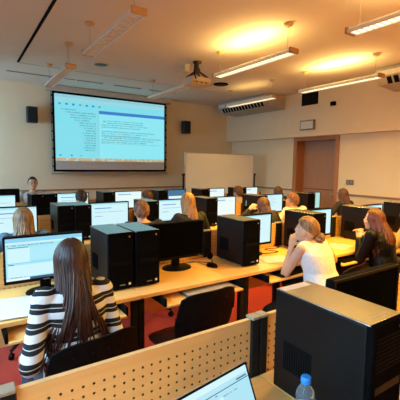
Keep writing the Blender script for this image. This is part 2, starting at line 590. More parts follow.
P_BASE = emit('projected_cyan', (.20, .72, .83), 1)
P_PALE = emit('projected_pale', (.25, .79, .89), 1)
P_BLUE = emit('projected_blue', (.03, .20, .60), 1)
P_TOP = emit('projected_toolbar', (.26, .60, .70), 1)
P_TXT = emit_text('projected_text', (.25, .79, .89), (.11, .36, .44), 1, 38)
P_TREE = emit_text('projected_tree', (.20, .72, .83), (.10, .40, .50), 1, 30)
P_LINE = emit('projected_line', (.10, .33, .42), 1)
P_TASK = emit_text('projected_taskbar', (.46, .66, .62), (.50, .36, .18), 1, 9)
R = [(0, .955, 1, 1, P_TOP), (0, .90, 1, .955, emit('projected_menu', (.30, .67, .75), 1))]
for i in range(7):
    R.append((.03+i*.055, .845, .05+i*.055, .872, P_LINE if i % 3 == 0 else P_BLUE))
R += [(.355, .10, .362, .80, P_TOP), (.365, .05, 1, .80, P_PALE), (.365, .75, 1, .80, P_BLUE)]
for i in range(17):
    ind = .05+.025*min(i, 7)+.01*(i % 3)
    R.append((ind, .77-i*.038, min(.335, ind+.12+.05*((i*7) % 4)), .787-i*.038, P_TREE))
R.append((.40, .63, .425, .65, emit('projected_green', (.1, .5, .3), 1)))
for i in range(11):
    z = .645-i*.034
    if i in (4,):
        continue
    R.append((.43 if i < 2 else .385, z, (.78 if i < 2 else .96-.07*((i*5) % 4)), z+.014, P_TXT))
R += [(.375, .285, .97, .29, P_LINE), (.375, .40, .97, .404, P_LINE)]
R += [(0, 0, 1, .045, P_TASK), (.03, .075, .045, .095, P_BLUE), (.12, .075, .135, .095, P_BLUE), (.2, .075, .21, .09, P_LINE)]
ui(e, 'projected_picture', px0, px1, pz0, pz1, -.0005, R, P_BASE)


# ------------------------------------------------------------------ things on the walls
def wall_speaker(x, z, label):
    e = thing('wall_speaker', label, 'speaker', (x, YF, z), group='speakers on the front wall')
    MB().box(-.10, .10, -.21, -.05, -.16, .16).build('cabinet', M_SPK, e, .012)
    MB().box(-.085, .085, -.218, -.211, -.145, .145).build('grille', M_GRILLE, e, .004)
    MB().cyl((0, -.05, 0), (0, -.001, 0), .03).build('bracket', M_BLACKM, e)


wall_speaker(1.29, 2.56, 'black loudspeaker on the front wall left of the screen')
wall_speaker(4.98, 2.55, 'black loudspeaker on the front wall right of the screen')


def ac(y0, y1, label):
    yc = (y0+y1)/2; h = (y1-y0)/2
    e = thing('air_conditioner', label, 'air conditioner', (XB, yc, ZC), group='air conditioners under the ceiling by the right wall')
    sec = [(-.002, -.004), (-.60, -.004), (-.64, -.06), (-.64, -.17), (-.56, -.28), (-.002, -.31)]
    MB().loft([[(x, yy, z) for x, z in sec] for yy in (-h, h)]).build('shell', M_AC, e, .008)
    mb = MB()
    n = int((y1-y0-.2)/.11)
    for i in range(n):
        yy = -h+.1+i*.11
        mb.quad((-.643, yy, -.165), (-.643, yy+.08, -.165), (-.568, yy+.08, -.276), (-.568, yy, -.276))
    mb.build('louvre', M_BLACKM, e, smooth=False)
    MB().box(-.648, -.640, -h+.04, h-.04, -.15, -.07).build('front_strip', M_WHITEP, e, .002)


ac(6.08, 7.85, 'grey ceiling air conditioner in the far corner')
ac(1.6, 3.5, 'beige ceiling air conditioner at the right edge of the picture')
e = thing('wall_vent', 'black square vent grille high on the right wall', 'vent', (XB, 5.36, 3.05))
MB().box(-.012, -.001, -.22, .22, -.14, .13).build('vent_frame', M_BLACKM, e, .003)
mb = MB()
for i in range(9):
    mb.box(-.018, -.012, -.2, .2, -.12+i*.027, -.112+i*.027)
mb.build('vent_slat', M_GRILLE, e)
e = thing('wall_sign', 'pale framed sign box on the wall above the door', 'sign', (XB, 5.38, 2.48))
MB().box(-.05, -.001, -.19, .19, -.105, .105).build('sign_frame', mat('sign_frame_grey', (.20, .17, .13), .5), e, .006)
MB().box(-.056, -.0505, -.165, .165, -.08, .08).build('sign_face', mat('sign_face', (.72, .70, .62), .5), e)
tag(MB().box(XB-.06, XB-.001, 4.69, 4.80, 2.82, 2.90).build('motion_sensor', M_BLACKM, bevel=.01), 'small dark sensor box on the wall right of the sign', 'sensor')
e = thing('light_switch', 'grey double light switch plate right of the door', 'switch', (XW, 4.43, 1.27))
MB().box(-.012, -.001, -.085, .085, -.05, .05).build('plate', mat('switch_plate', (.14, .13, .12), .4), e, .003)
for s in (-1, 1):
    MB().box(-.018, -.0122, s*.04-.03, s*.04+.03, -.033, .033).build('rocker', mat('switch_rocker', (.24, .23, .22), .4), e, .003)

# whiteboard on its stand
wbx = Vector((5.22, 6.95, 0))
e = thing('whiteboard', 'wide white board on a wheeled stand in the front corner', 'whiteboard', wbx, math.atan2(-.2, 1.9))
MB().box(-.93, .93, -.014, .014, .90, 1.84).build('board', M_WB, e, .004)
mb = MB().box(-.955, .955, -.02, .02, 1.84, 1.862).box(-.955, .955, -.02, .02, .878, .90).box(-.955, -.93, -.02, .02, .90, 1.84).box(.93, .955, -.02, .02, .90, 1.84)
mb.build('board_frame', M_ALU, e, .004)
for s in (-1, 1):
    MB().box(s*.985-.015, s*.985+.015, -.02, .02, .08, 1.38).build('upright', M_POST, e, .003)
    MB().cyl((s*.955, 0, 1.36), (s*1.02, 0, 1.36), .022).build('pivot_knob', M_BLACK, e)
    MB().box(s*.985-.02, s*.985+.02, -.30, .30, .05, .085).build('foot', M_POST, e, .004)
    for q in (-1, 1):
        MB().cyl((s*.985-.014, q*.27, .026), (s*.985+.014, q*.27, .026), .026).build('castor', M_BLACK, e)
MB().box(-.90, .90, -.075, -.018, .866, .878).build('pen_tray', M_ALU, e)


# ------------------------------------------------------------------ desks
ZD = .72
DW = .955


def make_desk(label, loc):
    e = thing('computer_desk', label, 'desk', loc, group='beech computer desks in rows')
    h = DW/2
    MB().box(-h+.002, h-.002, 0, .60, ZD-.028, ZD).build('desktop', [M_DESK], e, .003)
    for s in (-1, 1):
        x = s*(h-.0235)
        MB().box(x-.0215, x+.0215, .055, .10, .045, ZD-.028).build('leg', M_POST, e, .004)
        MB().box(x-.0195, x+.0195, .602, .64, .045, .966).build('panel_post', M_POST, e, .003)
        MB().box(x-.0210, x+.0210, .598, .645, .966, .978).build('post_cap', M_CAP, e, .003)
        MB().box(x-.0215, x+.0215, .03, .645, .0, .045).build('foot', M_POST, e, .006)
    mb = MB()
    w = DW-.092
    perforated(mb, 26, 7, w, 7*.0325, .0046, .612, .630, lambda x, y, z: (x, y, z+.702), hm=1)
    pb = mb.build('perforated_panel', [M_PANEL, mat('drilled_board_shade', (.10, .045, .016), .9)], e, smooth=False)  # bare chipboard inside the holes, darkened to carry their shade
    MB().box(-w/2, w/2, .612, .630, .9295, .966).build('top_rail', M_PANEL, pb)
    MB().box(-w/2, w/2, .6115, .6305, .966, .969).build('edge_band', M_EDGE, pb)
    MB().box(-w/2, w/2, .612, .630, .30, .7015).build('modesty_panel', M_PANEL, pb)
    tr = MB().box(-.33, .33, -.10, .26, .632, .647).build('keyboard_tray', M_DESK, e, .003)
    for s in (-1, 1):
        MB().box(s*.338-.008, s*.338+.008, -.08, .30, .635, .69).build('tray_runner', M_BLACKM, tr)
    return e


B0 = [1.015, .985, 1.04, 1.04]           # x of the joint between the first and second desk of each row
YE = [.455, 2.165, 3.95, 5.57]           # near edge of each row
DESK_LABEL = {
    (0, 0): 'nearest desk, with the perforated board behind the laptop',
    (0, 1): 'nearest desk carrying the big black tower in the foreground',
    (0, 2): 'nearest desk at the right edge, barely in the picture',
    (1, 0): 'beech desk in front of the woman in the striped top',
    (1, 1): 'beech desk at the empty chair, with the dark monitor and the mouse',
    (1, 2): 'beech desk at which the woman in the white top leans',
    (1, 3): 'beech desk in front of the woman in the leather jacket',
    (1, 4): 'beech desk at the right edge in front of the blond person',
    (1, 5): 'farthest desk to the right in the second row, at the right edge',
    (2, 0): 'beech desk of the blonde woman at the left edge',
    (2, 1): 'beech desk of the short-haired boy',
    (2, 2): 'beech desk of the woman with long golden hair',
    (2, 3): 'beech desk of the brown-haired woman raising her hand',
    (2, 4): 'beech desk of the red-blond man in a white shirt',
    (2, 5): 'beech desk nearest the light switch, by the right wall',
    (3, 0): 'beech desk in the front row at the far left',
    (3, 1): 'front row desk right of the far left one, before the teacher',
    (3, 2): 'front row desk under the lower right corner of the screen image',
    (3, 3): 'front row desk left of the whiteboard',
    (3, 4): 'front row desk in front of the whiteboard',
    (3, 5): 'front row desk nearest the door',
}
proto_desk = None
for (r, k), lb in DESK_LABEL.items():
    loc = (B0[r]+(k-.5)*DW, YE[r], 0)
    if proto_desk is None:
        proto_desk = make_desk(lb, loc)
    else:
        dup(proto_desk, loc, 0, lb)


# ------------------------------------------------------------------ tower computers
def make_tower(label, loc):
    e = thing('tower_computer', label, 'computer', loc, group='black tower computers on the desks')
    Wd, D, H = .182, .40, .405
    h = Wd/2
    MB().box(-h, h, .022, D, .012, H-.006).build('case', M_CASE, e, .005)
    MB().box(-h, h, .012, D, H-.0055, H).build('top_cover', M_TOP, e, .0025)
    fr = MB().box(-h, h, 0, .0215, .010, H).build('front_panel', M_FRONT, e, .008, seg=3)
    mb = MB()
    for i in range(9):
        z = H-.05-i*.013
        mb.box(-h+.018, h-.018, -.0022, .001, z, z+.006)
    mb.build('front_louvre', M_BLACKM, fr)
    MB().box(-h+.02, h-.02, -.002, .001, H-.225, H-.20).build('drive_bay', M_BLACK, fr, .001)
    MB().box(h-.038, h-.022, -.0016, .001, .034, .050).build('badge', M_LOGO, fr)
    MB().box(-.012, .028, -.0012, .001, .036, .042).build('maker_mark', M_GREYT, fr)
    MB().cyl((h-.03, .001, H-.03), (h-.03, -.002, H-.03), .007).build('power_button', M_STEEL, fr)
    for sx in (-1, 1):
        for y in (.05, D-.05):
            MB().cyl((sx*(h-.03), y, 0), (sx*(h-.03), y, .0118), .014).build('foot', M_BLACKM, e)
    mb = MB()
    perforated(mb, 12, 10, .13, .11, .0038, -.0014, -.0003, lambda x, y, z: (-h+y, .285-x, z+.105))
    mb.build('side_vent', M_FRONT, e, smooth=False)
    return e


towers = [
    (1.095, .565, 'huge black tower computer in the right foreground beside the water bottle'),
    (.90, 2.315, 'black tower at the right shoulder of the striped-top woman, left of its twin'),
    (1.10, 2.305, 'black tower between its left twin and the switched-off monitor'),
    (2.085, 2.30, 'black tower right of the switched-off monitor and computer mouse'),
    (2.985, 2.30, 'black tower behind the head of the woman in white'),
    (3.97, 2.29, 'black tower in front of the face of the woman in the leather jacket'),
    (4.93, 2.31, 'black tower at the right edge beside the leather jacket woman'),
    (.965, 4.10, 'left one of the two black towers right of the blonde woman at the left edge'),
    (1.145, 4.07, 'right one of the two towers left of the boy and his lit monitor'),
    (2.02, 4.10, 'black tower directly right of the boy, left of the golden-haired woman'),
    (2.95, 4.10, 'black tower directly right of the golden-haired woman'),
    (3.92, 4.10, 'black tower seen past the raised hand of the brown-haired woman'),
    (5.05, 4.09, 'black tower behind the red-blond man in a white shirt'),
    (.955, 5.74, 'front row tower below the teacher, left of its twin'),
    (1.135, 5.73, 'front row tower below and right of the teacher, right of its twin'),
    (2.02, 5.70, 'front row tower under the middle of the projection screen'),
    (3.03, 5.72, 'front row tower under the right end of the screen, by the dark blue monitor'),
    (3.93, 5.68, 'front row tower in front of the left part of the whiteboard'),
    (4.84, 5.66, 'front row tower in front of the right part of the whiteboard'),
]
pt = None
for x, y, lb in towers:
    if pt is None:
        pt = make_tower(lb, (x, y, ZD))
        T0 = pt
    else:
        dup(T0, (x, y, ZD), 0, lb)
# sticker only on the big near tower
MB().box(-.085, .06, .355, .392, .4052, .4058).build('sticker', M_PAPER, T0)
MB().box(-.04, .05, .040, .045, .4052, .4056).build('model_mark', mat('pale_marking', (.42, .36, .26), .5), T0)

# ------------------------------------------------------------------ monitors
UI_APP = [(0, .90, 1, 1, S_SKY), (0, .86, 1, .90, S_PALE), (.02, .815, .60, .84, S_TXT), (.03, .77, .28, .785, S_DARKB), (.34, .765, .62, .805, S_CYAN), (.355, .775, .6, .79, S_TXT),
          (.02, .42, .30, .76, S_PALE), (.31, .46, .985, .76, emit('lit_cyan_mid', (.42, .82, .95), 1)), (.02, .40, .985, .42, S_SKY), (.03, .37, .10, .385, S_DARKB),
          (.02, .08, .985, .36, S_PALE), (0, 0, 1, .055, S_DARKB), (.30, .012, .52, .042, S_NAVY), (0, 0, .29, .055, S_WHITE), (.03, .06, .25, .08, S_TXT)]
UI_DOC = [(0, .93, 1, 1, S_CYAN), (.12, .76, .55, .80, S_BLUE), (.12, .60, .88, .62, S_TXT), (.12, .42, .32, .44, S_BLUE), (0, 0, 1, .06, S_CYAN)]
UI_DOC2 = [(0, .93, 1, 1, S_PALE), (.10, .82, .60, .86, S_BLUE), (.10, .78, .9, .79, S_TXT), (0, 0, 1, .05, S_PALE)]
UI_WIN = [(.25, .12, .85, .60, S_WHITE), (.28, .3, .7, .36, S_TXT), (0, 0, 1, .05, S_NAVY)]
UI_TXT = [(.06, .88-.075*i, .55+.1*(i % 3), .895-.075*i, S_TXT) for i in range(8)]+[(0, .95, 1, 1, S_CYAN)]
UI_GREEN = [(.1, .8-.1*i, .8, .83-.1*i, S_TXTG) for i in range(7)]
base_of = {'app': S_CYAN, 'doc': S_PALE, 'doc2': S_WHITE, 'win': emit('lit_deep_blue', (.03, .17, .32), 1), 'txt': S_PALE, 'green': emit('lit_pale_green', (.42, .74, .68), 1), 'off': M_SCROFF}
ui_of = {'app': UI_APP, 'doc': UI_DOC, 'doc2': UI_DOC2, 'win': UI_WIN, 'txt': UI_TXT, 'green': UI_GREEN, 'off': []}


def monitor(x, y, rz, kind, label, zt=1.118, wd=.505, cat='monitor'):
    e = thing('monitor', label, 'monitor', (x, y, ZD), rz, group='flat monitors on the desks')
    ht = .312; z1 = zt-ZD; z0 = z1-ht; h = wd/2; bz = .012
    mb = MB().box(-h, h, .002, .045, z0, z1)
    mb.build('back_shell', M_BLACKM, e, .010)
    mb = MB().box(-h, h, -.008, .002, z1-bz, z1).box(-h, h, -.008, .002, z0, z0+.020).box(-h, -h+bz, -.008, .002, z0+.02, z1-bz).box(h-bz, h, -.008, .002, z0+.02, z1-bz)
    mb.build('bezel', M_BLACK, e)
    ui(e, 'display', -h+bz, h-bz, z0+.02, z1-bz, .0005, ui_of[kind], base_of[kind])
    if kind == 'off':
        MB().box(h-.05, h-.035, -.0092, -.008, z0+.006, z0+.012).build('power_mark', M_GREYT, e)
    else:
        MB().box(-.02, .02, -.0092, -.008, z0+.006, z0+.012).build('maker_mark', M_GREYT, e)
    MB().box(-.035, .035, .03, .062, .015, z0+.12).build('stand_neck', M_BLACK, e, .008)
    MB().lathe([(.002, .016), (.07, .016), (.125, .010), (.13, .004), (.13, 0), (.002, 0)], (0, .02, 0), 36, 1, .78).build('stand_foot', M_BLACK, e)
    return e


R_ = math.radians
mons = [
    (.462, 2.565, R_(-2), 'app', 'lit monitor with a blue program window, in front of the striped-top woman'),
    (1.505, 2.58, 0, 'off', 'switched-off black monitor in front of the empty chair'),
    (2.37, 2.62, 0, 'txt', 'lit monitor directly right of the tower beside the mouse'),
    (3.31, 2.60, 0, 'txt', 'lit narrow-looking monitor just right of the white-top woman and her tower'),
    (4.34, 2.58, 0, 'txt', 'monitor of which only the top peeks out beside the right-hand tower'),
    (.455, 4.33, 0, 'doc', 'lit monitor behind the blonde woman at the left edge'),
    (1.535, 4.33, 0, 'doc', 'lit white and blue monitor left of the boy'),
    (2.455, 4.32, 0, 'doc', 'lit white monitor left of the golden-haired woman'),
    (3.30, 4.33, 0, 'doc2', 'lit white monitor left of the woman with the raised hand'),
    (4.33, 4.33, 0, 'txt', 'lit monitor between the raised-hand woman and the man in white'),
    (5.32, 4.33, 0, 'green', 'greenish lit monitor in front of the door'),
    (.43, 5.95, 0, 'doc', 'lit front row monitor at the far left below the teacher'),
    (1.50, 5.93, 0, 'doc', 'lit front row monitor right of the towers below the teacher'),
    (2.445, 5.92, 0, 'doc2', 'lit front row monitor under the middle of the projection screen'),
    (3.37, 5.93, 0, 'win', 'dark blue front row monitor showing a small white window'),
    (4.31, 5.93, 0, 'doc2', 'lit front row monitor in front of the left half of the whiteboard'),
    (5.23, 5.93, 0, 'doc2', 'lit front row monitor in front of the right end of the whiteboard'),
]
for m in mons:
    monitor(*m)
monitor(1.59, .94, 0, 'off', 'switched-off black monitor behind the big foreground tower', 1.105, .53)

# the laptop at the lower edge
e = thing('laptop', 'open laptop with a lit pale blue page at the bottom edge', 'laptop', (.642, .785, ZD), R_(9))
MB().box(-.172, .172, -.235, 0, .002, .018).build('base', M_BLACK, e, .005)
kb = MB()
for i in range(5):
    for j in range(13):
        kb.box(-.155+j*.024, -.135+j*.024, -.12+i*.022, -.102+i*.022, .0182, .0200)
kb.build('keyboard', M_BLACKM, e)
lid = bpy.data.objects.new('lid_pivot', None)
lidm = MB().box(-.172, .172, 0, .009, .0, .206).build('lid', mat('laptop_lid_edge', (.30, .25, .18), .4), e, .003)
lidm.location = (0, .004, .016); lidm.rotation_euler = (R_(-24), 0, 0)
MB().box(-.170, .170, -.0012, -.0001, .002, .204).build('bezel', M_BLACK, lidm)
ui(lidm, 'display', -.161, .161, .016, .197, -.0014,
   [(0, .90, 1, 1, S_PALE), (.02, .80, .99, .815, S_DARKB), (.5, .76, .53, .78, S_BLUE), (.82, .835, .97, .86, S_DARKB), (.55, .70, .80, .72, S_TXT), (.03, .1, .6, .7, S_PALE), (.02, .72, .5, .74, S_TXT)], emit('lit_laptop', (.42, .78, .90), 1))


# ------------------------------------------------------------------ small things on desks
def keyboard(x, y, rz, label, dark):
    e = thing('keyboard', label, 'keyboard', (x, y, .648), rz, group='keyboards on the pull-out trays')
    MB().box(-.215, .215, -.07, .07, 0, .014).build('base', M_BLACK if dark else mat('beige_keyboard', (.10, .09, .075), .5), e, .004)
    mb = MB()
    for i in range(5):
        for j in range(20):
            if i == 0 and 5 < j < 11:
                continue
            mb.box(-.206+j*.0207, -.189+j*.0207, -.06+i*.024, -.041+i*.024, .0142, .020)
    mb.box(-.206+6*.0207, -.189+10*.0207, -.06, -.041, .0142, .020)
    mb.build('keys', M_BLACKM if dark else M_KEY, e)
    return e


keyboard(1.53, 2.175, 0, 'keyboard with pale keys on the tray behind the empty chair', 0)
keyboard(2.45, 2.17, R_(4), 'black keyboard on the tray before the woman in white', 1)
keyboard(3.33, 2.17, 0, 'black keyboard under the hands of the leather jacket woman', 1)


def mouse(x, y, z, rz, label):
    e = thing('computer_mouse', label, 'mouse', (x, y, z), rz)
    MB().loft([[(q*.031*math.cos(2*PI*i/20), q*.055*math.sin(2*PI*i/20), zz) for i in range(20)] for q, zz in ((1, 0), (1.02, .010), (.93, .022), (.7, .032), (.3, .037), (.02, .038))]).build('shell', M_BLACK, e)
    MB().cyl((-.004, .026, .033), (.004, .026, .033), .008).build('scroll_wheel', M_GREYT, e)
    MB().tube([(0, .05, .012), (.0, .10, .006), (.03, .18, .005), (.0, .27, .005), (-.08, .33, .005)], .0017, 6).build('cord', M_BLACKM, e)


mouse(1.78, 2.47, ZD, R_(20), 'black mouse lying on the desk right of the switched-off monitor')
mouse(2.79, 2.42, ZD, R_(-15), 'black mouse at the elbow of the woman in white, under her tower')


def papers(x, y, z, rz, n, label, w_=.21, d_=.297):
    r = random.Random(int(x*100))
    e = thing('paper_stack', label, 'paper', (x, y, z), rz)
    for i in range(n):
        a = r.uniform(-.06, .06)
        o = MB().box(-w_/2, w_/2, -d_/2, d_/2, 0, .0014).build('sheet', M_PAPER, e)
        o.location = (r.uniform(-.012, .012), r.uniform(-.012, .012), .0005+i*.0022)
        o.rotation_euler = (0, 0, a)
    return e


papers(.28, 2.36, ZD, R_(-8), 5, 'stack of white sheets on the desk left of the striped-top woman', .27, .34)
papers(2.42, 2.355, ZD, R_(-20), 2, 'white sheets on the desk beside the tower, left of the woman in white', .26, .24)
papers(3.42, 2.40, ZD, R_(12), 2, 'white sheets on the desk between the woman in white and the leather jacket', .30, .21)


def cable(pts, label):
    P = [Vector(p) for p in pts]
    out = []
    for i in range(len(P)-1):
        p0, p1, p2, p3 = P[max(i-1, 0)], P[i], P[i+1], P[min(i+2, len(P)-1)]
        for s in range(6):
            t = s/6
            out.append(.5*((2*p1)+(p2-p0)*t+(2*p0-5*p1+4*p2-p3)*t*t+(3*p1-p0-3*p2+p3)*t**3))
    out.append(P[-1])
    tag(MB().tube(out, .0035, 6).build('cable', M_BLACKM), label, 'cable')


z = ZD+.0045
cable([(2.22, 2.74, z), (2.40, 2.60, z), (2.66, 2.55, z), (2.62, 2.70, z), (2.80, 2.68, z), (2.83, 2.79, z)], 'thin dark cable looping on the desk behind the sheets and the tower')
cable([(1.60, 2.68, z), (1.74, 2.66, z), (1.86, 2.58, z), (1.93, 2.75, z), (1.86, 2.79, z)], 'thin dark cable curling behind the switched-off monitor beside the tower')
e = thing('headset', 'small black headphones lying between the tower and the monitor left of it', 'headphones', (1.905, 2.74, ZD))
MB().tube([(.0, -.055*math.cos(a), .06+.055*math.sin(a)) for a in [PI*i/12 for i in range(13)]], .007).build('headband', M_BLACK, e)
for s in (-1, 1):
    MB().cyl((0, s*.065, .034), (0, s*.04, .034), .032, .027, 18).build('ear_cup', M_BLACK, e)

# water bottle
e = thing('water_bottle', 'clear plastic water bottle with a blue cap in the foreground', 'bottle', (.905, .725, ZD))
prof = [(.004, .004), (.028, .0), (.031, .008)]
for i in range(9):
    zz = .015+i*.0125
    prof += [(.031, zz), (.029, zz+.006)]
prof += [(.031, .135), (.029, .150), (.020, .168), (.013, .178), (.0125, .188)]
bm_ = MB().lathe(prof, n=28)
bm_.build('bottle_body', glass('clear_plastic', (.86, .95, 1), .05), e)
MB().lathe([(.002, .1802), (.0155, .1802), (.0165, .183), (.0165, .198), (.0145, .202), (.002, .2025)], n=28).build('bottle_cap', mat('blue_cap', (.03, .26, .75), .35), e)
MB().lathe([(.0316, .060), (.0316, .105), (.0312, .105), (.0312, .060)], n=28).build('bottle_label', mat('bottle_label', (.5, .68, .75), .5), e)


# ------------------------------------------------------------------ chairs
def make_chair(label, loc, rz):
    e = thing('swivel_chair', label, 'chair', loc, rz, group='black swivel chairs at the desks')

    def bend(x, y, z):      # backrest shell, rounded corners, hollow towards the sitter
        t = (z-.17)/.17
        k = 1-.10*max(0, t)**3-.14*max(0, -t)**3
        q = (x/.225)
        zz = z-.035*q*q*q*q*(1 if t > 0 else -.6)
        return (x*k, y-.225+.05-(.05*(1-q*q))-.06*(z/.34), zz+.50)
    mb = MB()
    perforated(mb, 11, 8, .45, .34, .006, 0, .012, bend, lambda i, k: not (i in (2, 4, 6, 8) and k in (2, 4, 6)) and not (i in (0, 10) and k == 4))
    mb.build('backrest', M_BLACK, e, angle=50)
    mb = MB()
    rings = []
    for q, zz in ((.9, .415), (1, .425), (1, .437), (.9, .447), (.5, .441), (.05, .438)):
        ring = []
        for i in range(32):
            a = 2*PI*i/32
            c, s = math.cos(a), math.sin(a)
            x = .225*q*math.copysign(abs(c)**.55, c); y = .215*q*math.copysign(abs(s)**.55, s)
            ring.append((x, y+.02, zz-(.035*max(0, (y-.12)/.09)**2 if y > .12 else 0)))
        rings.append(ring)
    mb.loft(rings)
    mb.build('seat', mat('black_seat_plastic', (.010, .009, .009), .3, spec=.5), e, angle=60)
    MB().tube([(0, -.05, .405), (0, -.22, .405), (0, -.262, .43), (0, -.262, .56)], .016, 8).build('back_bracket', M_BLACKM, e)
    MB().cyl((0, 0, .10), (0, 0, .26), .026).cyl((0, 0, .26), (0, 0, .41), .015).build('gas_lift', M_STEEL, e)
    for i in range(5):
        a = 2*PI*i/5+.3
        c, s = math.cos(a), math.sin(a)
        lg = MB().tube([(0, 0, .12), (.14*c, .14*s, .105), (.28*c, .28*s, .075)], [.026, .02, .014], 8).build('leg', M_POST, e)
        MB().cyl((.28*c-.012*s, .28*s+.012*c, .027), (.28*c+.012*s, .28*s-.012*c, .027), .027, n=16).cyl((.28*c, .28*s, .03), (.28*c, .28*s, .07), .008).build('castor', M_BLACK, lg)
    return e


# ------------------------------------------------------------------ people
DG = None


def remesh(mb, name, m, parent, vox, it=3):
    o = mb.build('tmp', m)
    rm = o.modifiers.new('r', 'REMESH'); rm.mode = 'VOXEL'; rm.voxel_size = vox
    sm = o.modifiers.new('s', 'SMOOTH'); sm.iterations = it; sm.factor = .5
    bpy.context.view_layer.update()
    dg = bpy.context.evaluated_depsgraph_get()
    me = bpy.data.meshes.new_from_object(o.evaluated_get(dg))
    old = o.data
    bpy.data.objects.remove(o); bpy.data.meshes.remove(old)
    me.name = name
    me.materials.clear(); me.materials.append(m)
    me.shade_smooth()
    o = bpy.data.objects.new(name, me); C.objects.link(o); o.parent = parent
    return o


def ik(a, b, l1, l2, hint):
    a, b = Vector(a), Vector(b); d = b-a; L = min(d.length, (l1+l2)*.995)
    dn = d.normalized(); b = a+dn*L
    x = (l1*l1-l2*l2+L*L)/(2*L)
    h = math.sqrt(max(l1*l1-x*x, 0))
    hn = Vector(hint); hn = hn-dn*hn.dot(dn)
    hn = hn.normalized() if hn.length > 1e-6 else dn.orthogonal().normalized()
    return a+dn*x+hn*h, b


def hand(mb, wrist, d, nrm, side, curl=.35, sc=1.0):
    d = Vector(d).normalized(); n = Vector(nrm); n = (n-d*n.dot(d)).normalized()   # n: out of the palm
    s = d.cross(n)*side           # towards the thumb
    w_ = Vector(wrist)
    R3 = Matrix((s, d, n)).transposed()
    mb.ell(w_+d*.045*sc, (.037*sc, .052*sc, .015*sc), 14, 8, R3)
    mb.capsule(w_-d*.02, w_+d*.03*sc, .023*sc, .024*sc, 10)
    lens = (.068, .078, .073, .058)
    for i, L in enumerate(lens):
        off = (.028-.0185*i)*sc
        p = w_+s*off+d*(.080-.004*abs(i-1.3))*sc
        dirv = (d+s*(.10-.07*i)).normalized()
        pts = [p-d*.02*sc]
        ang = curl*.6
        for seg in (.45, .30, .25):
            dd = (dirv*math.cos(ang)+n*math.sin(ang)).normalized()
            pts.append(pts[-1]+dd*(L*seg*sc+(.02*sc if seg == .45 else 0)))
            ang += curl
        mb.tube(pts, [.0092*sc, .0088*sc, .0080*sc, .0066*sc], 8)
        mb.ell(pts[-1], (.0066*sc,)*3, 8, 6)
    p = w_+s*.026*sc+d*.022*sc
    d1 = (s*.75+d*.65+n*.25).normalized(); d2 = (d*.85+s*.25+n*.35).normalized()
    mb.tube([p-s*.01, p+d1*.036*sc, p+d1*.036*sc+d2*.03*sc, p+d1*.036*sc+d2*.052*sc], [.0125*sc, .0105*sc, .0092*sc, .0072*sc], 8)


def ring(c, rx, ry, u, v, n=20, pw=1.0):
    out = []
    for i in range(n):
        a = 2*PI*i/n
        c_, s_ = math.cos(a), math.sin(a)
        out.append(Vector(c)+u*rx*math.copysign(abs(c_)**pw, c_)+v*ry*math.copysign(abs(s_)**pw, s_))
    return out


HR = Vector((.073, .094, .112))


def head_parts(mb, c, R3):
    def P(x, y, z): return Vector(c)+R3 @ Vector((x, y, z))
    mb.ell(P(0, -.008, .015), (.073, .090, .096), 24, 16, R3)           # skull
    mb.ell(P(0, .022, -.045), (.055, .062, .066), 20, 12, R3)           # jaw
    mb.ell(P(0, .062, -.088), (.024, .020, .020), 12, 8, R3)            # chin
    mb.loft([ring(P(0, .083, .016), .007, .006, R3 @ Vector((1, 0, 0)), R3 @ Vector((0, 1, 0)), 10),
             ring(P(0, .096, -.010), .010, .010, R3 @ Vector((1, 0, 0)), R3 @ Vector((0, 1, 0)), 10),
             ring(P(0, .094, -.026), .014, .013, R3 @ Vector((1, 0, 0)), R3 @ Vector((0, 1, 0)), 10),
             ring(P(0, .086, -.032), .010, .008, R3 @ Vector((1, 0, 0)), R3 @ Vector((0, 1, 0)), 10)])
    for s in (-1, 1):
        mb.ell(P(s*.074, -.008, -.012), (.008, .020, .031), 12, 8, R3)    # ears
        mb.ell(P(s*.036, .062, -.030), (.024, .022, .020), 12, 8, R3)      # cheeks
    mb.ell(P(0, .079, -.056), (.024, .011, .012), 12, 8, R3)


def scalp(a, pol, g=1.0):
    """point on the hair-bearing ellipsoid: a = azimuth from the front, pol = angle from the crown"""
    return Vector((HR.x*g*math.sin(pol)*math.sin(a), -.008+HR.y*g*math.sin(pol)*math.cos(a), .012+HR.z*.92*g*math.cos(pol)))


def hair_cap(mb, c, R3, low=1.75):
    """scalp shell: low over the nape, high over the forehead"""
    n, m = 28, 12
    out, inn = [], []
    for k in range(m+1):
        o1, o2 = [], []
        for i in range(n):
            a = 2*PI*i/n
            f = .5+.5*math.cos(a)          # 1 at the front
            mx = low-(low-.92)*min(1, 1.35*f)**1.1
            pol = mx*k/m
            o1.append(Vector(c)+R3 @ scalp(a, pol, 1.07)); o2.append(Vector(c)+R3 @ scalp(a, pol, .97))
        out.append(o1); inn.append(o2)
    mb.loft(out, cap=False); mb.loft(inn, cap=False)
    mb.loft([out[-1], inn[-1]], cap=False)


